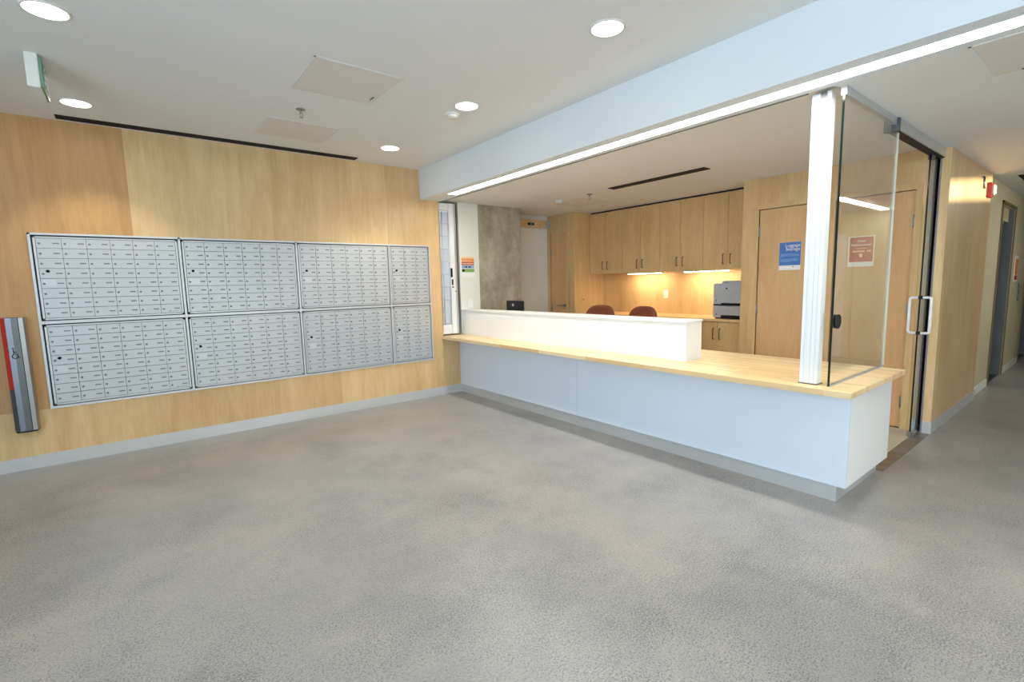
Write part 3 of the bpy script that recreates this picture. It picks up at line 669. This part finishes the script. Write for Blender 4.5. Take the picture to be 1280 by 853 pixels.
# ------------------------------------------------------------------ FOLDING GRILLE
t = thing('folding_grille', 'folded metal and acrylic security grille parked at the left end of the counter', 'folding grille', (-.08, .10, ZC1))
gz0, gz1 = ZC1+.02, ZS-.01
for i, (x, y) in enumerate([(-.205, .045), (-.168, .055), (-.13, .045), (-.094, .06)]):
    MB().box(x-.006, x+.006, y, y+.20, gz0+.05, gz1-.05).build('folded_panel', 'grille_glass', t)
MB().box(-.214, -.088, .036, .040, gz0+.05, gz1-.05).build('face_panel', 'grille_glass', t)
for x in (-.212, -.178, -.085):
    MB().cyl((x, .03, gz0), .0065, gz1-gz0, 2, 10).build('hinge_rod', 'alu', t)
for i in range(10):
    z = gz0 + .13 + i*(gz1-gz0-.22)/9
    MB().tube([(-.215, .024, z), (-.17, .018, z+.004), (-.09, .024, z)], .0045, 8).build('rung', 'alu', t)
MB().box(-.218, -.082, .022, .16, gz1-.11, gz1, bev=.003).build('top_rail', 'post', t)
MB().box(-.218, -.082, .022, .16, gz0, gz0+.12, bev=.003).build('bottom_rail', 'post', t)
MB().box(-.080, -.012, .012, .20, gz0, gz1, bev=.003).build('lead_post', 'post', t)
MB().box(-.010, .022, .02, .20, gz0, gz1, bev=.002).build('side_post', 'alu', t)
MB().box(.026, .040, .03, .20, gz0, gz1).build('edge_strip', 'steel_dark', t)
MB().box(-.088, -.062, -.002, .012, 1.50, 1.615, bev=.003).build('latch_handle', 'black', t)
MB().box(-.072, -.052, .004, .013, 1.40, 1.475, bev=.002).build('latch_plate', 'charcoal', t)
MB().cyl((-.060, .012, 1.375), .011, -.010, 1, 14).build('key_cylinder', 'steel_dark', t)
MB().cyl((-.018, .012, 1.32), .008, -.006, 1, 14).build('side_pin', 'steel_dark', t)

# ------------------------------------------------------------------ OFFICE CABINETS
def pull(x, y, z, parent, h=.115):
    MB().tube([(x, y, z-h/2), (x-.028, y, z-h/2), (x-.028, y, z+h/2), (x, y, z+h/2)], .005, 8).build('handle', 'steel_dark', parent)
yb = [-.09, -.41, -.731, -1.049, -1.369, -1.689, -2.009, -2.329, -2.649]
ulab = ['wall cabinet pair at the left end beside the closet', 'second wall cabinet pair from the closet, above the left chair',
        'third wall cabinet pair from the closet, above the outlet', 'wall cabinet pair at the right end above the printer']
UX, UZ0, UZ1 = 2.39, 1.515, 2.435
for k in range(4):
    ya, ym, ye = yb[2*k], yb[2*k+1], yb[2*k+2]
    t = thing('wall_cabinet', 'maple ' + ulab[k], 'cabinet', (2.55, ym, UZ0), 'maple wall cabinets above the worktop')
    MB().box(UX+.022, 2.72, ye+.001, ya-.001, UZ0+.004, UZ1).build('body', 'maple_cab', t)
    for (p0, p1, hy) in ((ym, ya, ym+.045), (ye, ym, ym-.045)):
        d = MB().box(UX, UX+.02, p0+.0018, p1-.0018, UZ0, UZ1-.006, .5, .001).build('door', 'maple_cab', t)
        pull(UX, hy, UZ0+.125, d)
# scribe gap
tag(MB().box(UX+.03, 2.72, -2.649, -.09, UZ1, ZO-.001).build('cabinet_scribe', 'charcoal'), 'thin dark recessed strip between wall cabinets and ceiling', 'filler strip')
for (a0, b0, lb) in ((-1.30, -.73, 'warm under-cabinet light above the outlet, the left of two'), (-2.28, -1.66, 'warm under-cabinet light beside the printer, the right of two')):
    t = thing('under_cabinet_light', lb, 'under-cabinet light', (2.53, (a0+b0)/2, UZ0-.018), 'under-cabinet lights')
    MB().box(2.50, 2.57, a0, b0, UZ0-.014, UZ0+.003, bev=.002).build('housing', 'alu', t)
    MB().box(2.512, 2.560, a0+.012, b0-.012, UZ0-.019, UZ0-.0145).build('diffuser', 'task', t)
# base cabinets and worktop
BX = 2.16
by = [-.09, -.73, -1.37, -2.009, -2.36, -2.649]
wt = MB().box(2.14, 2.72, -2.653, -.082, .893, .923, bev=.0015).build('worktop', 'maple'); tag(wt, 'maple worktop under the wall cabinets, printer standing on it', 'worktop')
def base(ya, ye, splits, label):
    t = thing('base_cabinet', label, 'cabinet', (2.4, (ya+ye)/2, 0), 'maple base cabinets')
    MB().box(BX+.022, 2.70, ye+.001, ya-.001, .1, .892).box(BX+.07, 2.70, ye+.001, ya-.001, 0, .1).build('body', 'maple_cab', t)
    for (p0, p1, hy) in splits:
        d = MB().box(BX, BX+.02, p0+.0018, p1-.0018, .105, .885, .5, .001).build('door', 'maple_cab', t); pull(BX, hy, .745, d, .13)
base(-2.05, -2.649, [(-2.349, -2.05, -2.31), (-2.649, -2.349, -2.39)], 'maple base cabinet below the printer')
base(-1.45, -2.05, [(-1.75, -1.45, -1.71), (-2.05, -1.75, -1.79)], 'maple base cabinet below the right brown chair, mostly hidden by the ledge')
# printer
t = thing('laser_printer', 'grey laser printer with two paper trays standing on the worktop', 'printer', (2.4, -2.45, .923))
P0, P1 = -2.665+.02, -2.245
MB().box(2.24, 2.62, P0, P1, 1.095, 1.345, bev=.008).box(2.25, 2.62, P0, P1-.10, 1.34, 1.375, bev=.006).build('body', 'grey_plastic', t)
MB().box(2.232, 2.24, P0+.01, P1-.01, 1.105, 1.205, bev=.002).build('upper_tray', 'grey_plastic', t)
MB().box(2.236, 2.241, P0+.045, P1-.01, 1.212, 1.33, bev=.002).build('front_cover', 'grey_plastic', t)
MB().box(2.226, 2.24, P0, P1-.11, 1.083, 1.112).box(2.245, 2.60, P0, P1, 1.080, 1.095).build('tray_grip', 'black', t)
MB().box(2.24, 2.62, P0, P1, .935, 1.080, bev=.006).build('lower_tray', 'grey_plastic', t)
MB().box(2.226, 2.24, P0, P1-.11, .935, .966).box(2.26, 2.60, P0+.01, P1-.02, .923, .936).build('lower_grip', 'black', t)
MB().cyl((2.236, P1-.17, 1.285), .010, -.002, 0, 16).build('round_badge', 'charcoal', t)
MB().box(2.233, 2.237, P1-.19, P1-.14, 1.352, 1.356).box(2.230, 2.233, P1-.05, P1-.042, 1.13, 1.15).box(2.238, 2.2405, P1-.05, P1-.042, .965, .985).box(2.235, 2.2405, P0+.012, P0+.03, 1.32, 1.327).build('small_marks', 'charcoal', t)
# outlets and switches
def plate(name, label, c, ax, holes, mat='paper'):
    t = thing(name, label, 'outlet' if name == 'outlet' else 'switch', c)
    x, y, z = c
    if ax == 0:
        MB().box(x-.006, x, y-.036, y+.036, z-.058, z+.058, bev=.002).build('plate', mat, t)
        for dz_ in (-.022, .022): MB().box(x-.009, x-.006, y-.016, y+.016, z+dz_-.014, z+dz_+.014, bev=.001).box(x-.0095, x-.009, y-.008, y-.005, z+dz_-.005, z+dz_+.006).box(x-.0095, x-.009, y+.005, y+.008, z+dz_-.005, z+dz_+.006).build('socket', 'panel_paint', t)
    else:
        MB().box(x-.036, x+.036, y-.006, y, z-.058, z+.058, bev=.002).build('plate', mat, t)
        MB().box(x-.008, x+.008, y-.014, y-.006, z-.014, z+.014, bev=.002).build('toggle', 'grey_dark' if holes else mat, t)
plate('outlet', 'white outlet in the maple backsplash between the two lights', (2.72, -1.255, 1.20), 0, 1)
plate('light_switch', 'small beige switch on the side of the closet', (2.245, YC, 1.13), 1, 1, 'maple')
plate('light_switch', 'white light switch on the narrow white wall below the colourful notice', (.225, .05, 1.155), 1, 0)

# ------------------------------------------------------------------ NOTICES
t = thing('notice', 'blue luggage storage notice taped on the storage door', 'notice', (XW+.006, -3.16, 1.475))
MB().box(XW+.005, XW+.008, -3.264, -3.056, 1.475, 1.759).build('sheet', 'paper', t)
MB().box(XW+.0035, XW+.005, -3.264, -3.056, 1.522, 1.759).build('blue_field', 'blue_paper', t)
text_part('title', 'Luggage\nStorage', .046, (XW+.0028, -3.258, 1.712), (0, -1, 0), (0, 0, 1), 'paper', t, align='RIGHT', spacing=.82)
ln = MB()
for i, (z, w_) in enumerate([(1.640, .15), (1.630, .18), (1.621, .19), (1.611, .03), (1.588, .16), (1.579, .17), (1.570, .17), (1.561, .10)]):
    ln.box(XW+.003, XW+.0036, -3.066-w_, -3.066, z-.0028, z+.0022)
ln.build('small_print', 'lightblue', t)
MB().box(XW+.004, XW+.0052, -3.20, -3.19, 1.503, 1.512).build('mark', 'charcoal', t)
t = thing('notice', 'red maintenance notice on the storage door, seen through the glass screen', 'notice', (XW+.006, -3.79, 1.485))
MB().box(XW+.005, XW+.008, -3.888, -3.682, 1.485, 1.765).build('sheet', 'paper', t)
MB().box(XW+.0035, XW+.005, -3.880, -3.692, 1.528, 1.757).build('red_field', 'red_paper', t)
text_part('title', 'Need', .030, (XW+.0028, -3.786, 1.712), (0, -1, 0), (0, 0, 1), 'paper', t, align='CENTER')
text_part('subtitle', 'Maintenance?', .030, (XW+.0028, -3.786, 1.676), (0, -1, 0), (0, 0, 1), 'paper', t, align='CENTER')
ln = MB().box(XW+.003, XW+.0036, -3.83, -3.74, 1.650, 1.655)
for i in range(9):
    if i not in (2, ): ln.box(XW+.003, XW+.0036, -3.862+i*.0165, -3.851+i*.0165, 1.618, 1.634)
ln.box(XW+.003, XW+.0036, -3.797, -3.775, 1.572, 1.596).box(XW+.003, XW+.0036, -3.801, -3.771, 1.598, 1.603)
ln.build('small_print', 'pale_orange', t)
t = thing('notice', 'colourful banded notice on the narrow white wall beside the grille', 'notice', (.2, .05, 1.50))
MB().box(.103, .305, .047, .05, 1.500, 1.775).build('sheet', 'paper', t)
for (z0_, z1_, mt, nm) in ((1.745, 1.770, 'pale_orange', 'pale_band'), (1.700, 1.742, 'orange', 'orange_band'), (1.655, 1.697, 'red_paper', 'red_band'), (1.615, 1.650, 'lightblue', 'blue_band'), (1.565, 1.608, 'green', 'green_band')):
    MB().box(.107, .301, .0455, .047, z0_, z1_).build(nm, mt, t)
ln = MB()
for i in range(9): ln.box(.115+i*.02, .128+i*.02, .0445, .0456, 1.667, 1.685)
for i in range(8): ln.box(.115+i*.018, .127+i*.018, .0445, .0456, 1.712, 1.726)
ln.build('lettering', 'pale_orange', t)
MB().box(.112, .150, .0445, .0456, 1.572, 1.602).box(.16, .19, .0445, .0456, 1.625, 1.642).box(.215, .245, .0445, .0456, 1.625, 1.642).build('pictograms', 'charcoal', t)

# ------------------------------------------------------------------ MONITOR
t = thing('monitor', 'black monitor seen from behind above the raised ledge', 'monitor', (.55, -.50, ZC1+.001), rz=0)
md = Matrix.Rotation(math.radians(-14), 4, 'Z')
def rot_build(mb, name, mat, parent, tilt=0):
    o = mb.build(name, mat, loc=(0,0,0)); o.parent = parent; o.location = (0,0,0); return o
t.rotation_euler = (0, 0, math.radians(0))
rot_build(MB().box(-.018, .018, -.165, .165, .135, .427, bev=.006).box(-.035, -.016, -.11, .11, .19, .38, bev=.008), 'screen_housing', 'charcoal', t)
rot_build(MB().box(.018, .020, -.155, .155, .147, .417), 'screen', 'black', t)
rot_build(MB().box(-.05, -.02, -.03, .03, .02, .30, bev=.005), 'stand_neck', 'charcoal', t)
rot_build(MB().box(-.10, .10, -.11, .11, 0, .018, bev=.005), 'stand_base', 'charcoal', t)
lg_ = MB().tube([(-.0375, .0+.017*math.cos(2*PI*i/20), .375+.017*math.sin(2*PI*i/20)) for i in range(20)], .0018, 6, closed=True).box(-.038, -.036, -.010, .010, .371, .379)
rot_build(lg_, 'round_badge', 'paper', t)

# ------------------------------------------------------------------ CHAIRS
def chair(x, y, rz, label):
    t = thing('office_chair', label, 'chair', (x, y, 0), 'rust brown office chairs', rz)
    # backrest: rounded shell, faces -x (sitter looks -x)
    m = MB(); pts = []
    W_, H0, H1 = .225, .60, 1.095
    n = 36
    for i in range(n):
        a_ = 2*PI*i/n; c_, s_ = math.cos(a_), math.sin(a_)
        e = .62
        yy = W_*math.copysign(abs(c_)**e, c_); zz = (H0+H1)/2 + (H1-H0)/2*math.copysign(abs(s_)**e, s_)
        pts.append((yy, zz))
    def cx_(yy, zz): return .22 - .9*yy*yy + .06*(zz-.6)
    bm = m.bm; rings = []
    for (k, off) in ((.86, -.030), (.97, -.022), (1.0, 0), (.97, .022), (.86, .030)):
        rings.append([bm.verts.new((cx_(p[0]*k, p[1]) + off, p[0]*k, (H0+H1)/2 + (p[1]-(H0+H1)/2)*k)) for p in pts])
    mid_f = []
    for a_, b_ in zip(rings, rings[1:]):
        for i in range(n):
            f = bm.faces.new((a_[i], a_[(i+1) % n], b_[(i+1) % n], b_[i])); f.smooth = True
    for ring, off in ((rings[0], -.034), (rings[-1], .034)):
        prev = ring
        for k in (.6, .3):
            nr = [bm.verts.new((cx_(p[0]*k, p[1]) + off, p[0]*k, (H0+H1)/2 + (p[1]-(H0+H1)/2)*k)) for p in pts]
            for i in range(n):
                f = bm.faces.new((prev[i], prev[(i+1) % n], nr[(i+1) % n], nr[i])); f.smooth = True
            prev = nr
        f = bm.faces.new(prev)
    bmesh.ops.recalc_face_normals(bm, faces=bm.faces)
    rot_build(m, 'backrest', 'leather', t)
    rot_build(MB().box(-.24, .22, -.235, .235, .44, .52, bev=.03), 'seat', 'leather', t)
    rot_build(MB().tube([(.10, 0, .44), (.26, 0, .46), (.285, 0, .60), (.275, 0, .80)], .016), 'back_support', 'charcoal', t)
    for s_ in (-1, 1):
        rot_build(MB().tube([(.12, s_*.24, .45), (.10, s_*.275, .55), (.08, s_*.275, .66), (-.02, s_*.275, .68), (-.14, s_*.272, .67)], [.012, .012, .014, .018, .016]), 'armrest', 'charcoal', t)
    rot_build(MB().cyl((0, 0, .12), .025, .33).cyl((0, 0, .40), .06, .045), 'gas_column', 'steel_dark', t)
    for k in range(5):
        a_ = 2*PI*k/5 + .3; c_, s_ = math.cos(a_), math.sin(a_)
        g = rot_build(MB().tube([(0, 0, .125), (.30*c_, .30*s_, .075)], [.022, .012]), 'leg', 'charcoal', t)
        w_ = MB().tube([(.30*c_-.02*s_, .30*s_+.02*c_, .032), (.30*c_+.02*s_, .30*s_-.02*c_, .032)], .028, 14).build('caster', 'black', loc=(0,0,0)); w_.parent = g
    return t
chair(1.30, -1.12, .15, 'brown office chair at the left, its back showing above the ledge')
chair(1.30, -1.74, -.12, 'brown office chair at the right, nearer the printer')

# ------------------------------------------------------------------ CORRIDOR ITEMS
t = thing('fire_alarm_horn', 'red and white fire alarm horn high on the maple corridor wall', 'fire alarm', (3.72, -4.383, 2.17))
MB().box(3.66, 3.80, -4.42, -4.383, 2.165, 2.315, bev=.006).build('housing', 'red_dull', t)
MB().box(3.69, 3.77, -4.445, -4.42, 2.19, 2.29, bev=.01).build('strobe', 'white', t)
t = thing('wall_pull_cord', 'thin hanging rod on the corridor wall beside the fire alarm', 'rod', (3.4, -4.40, 2.23))
MB().cyl((3.40, -4.40, 2.23), .008, .11, 2, 10).build('rod', 'steel_dark', t)
MB().box(3.39, 3.41, -4.40, -4.383, 2.33, 2.345).box(3.39, 3.43, -4.412, -4.395, 2.225, 2.24).build('bracket', 'steel_dark', t)
t = thing('elevator_notice', 'small orange and white notices on the wall between the elevators', 'notice', (6.3, -4.352, 1.2))
MB().box(6.35, 6.62, -4.355, -4.35, 1.26, 1.62).build('sheet', 'paper', t)
MB().box(6.37, 6.60, -4.357, -4.355, 1.36, 1.58).build('orange_panel', 'orange', t)
MB().box(6.37, 6.60, -4.357, -4.355, 1.29, 1.35).build('red_panel', 'red_paper', t)
t = thing('elevator_call_panel', 'steel elevator call button panel beside the notices', 'call panel', (6.85, -4.352, 1.0))
MB().box(6.78, 6.92, -4.36, -4.35, .98, 1.24, bev=.002).build('plate', 'steel_dark', t)
for z in (1.06, 1.15): MB().cyl((6.85, -4.36, z), .018, -.005, 1, 16).build('button', 'alu', t)
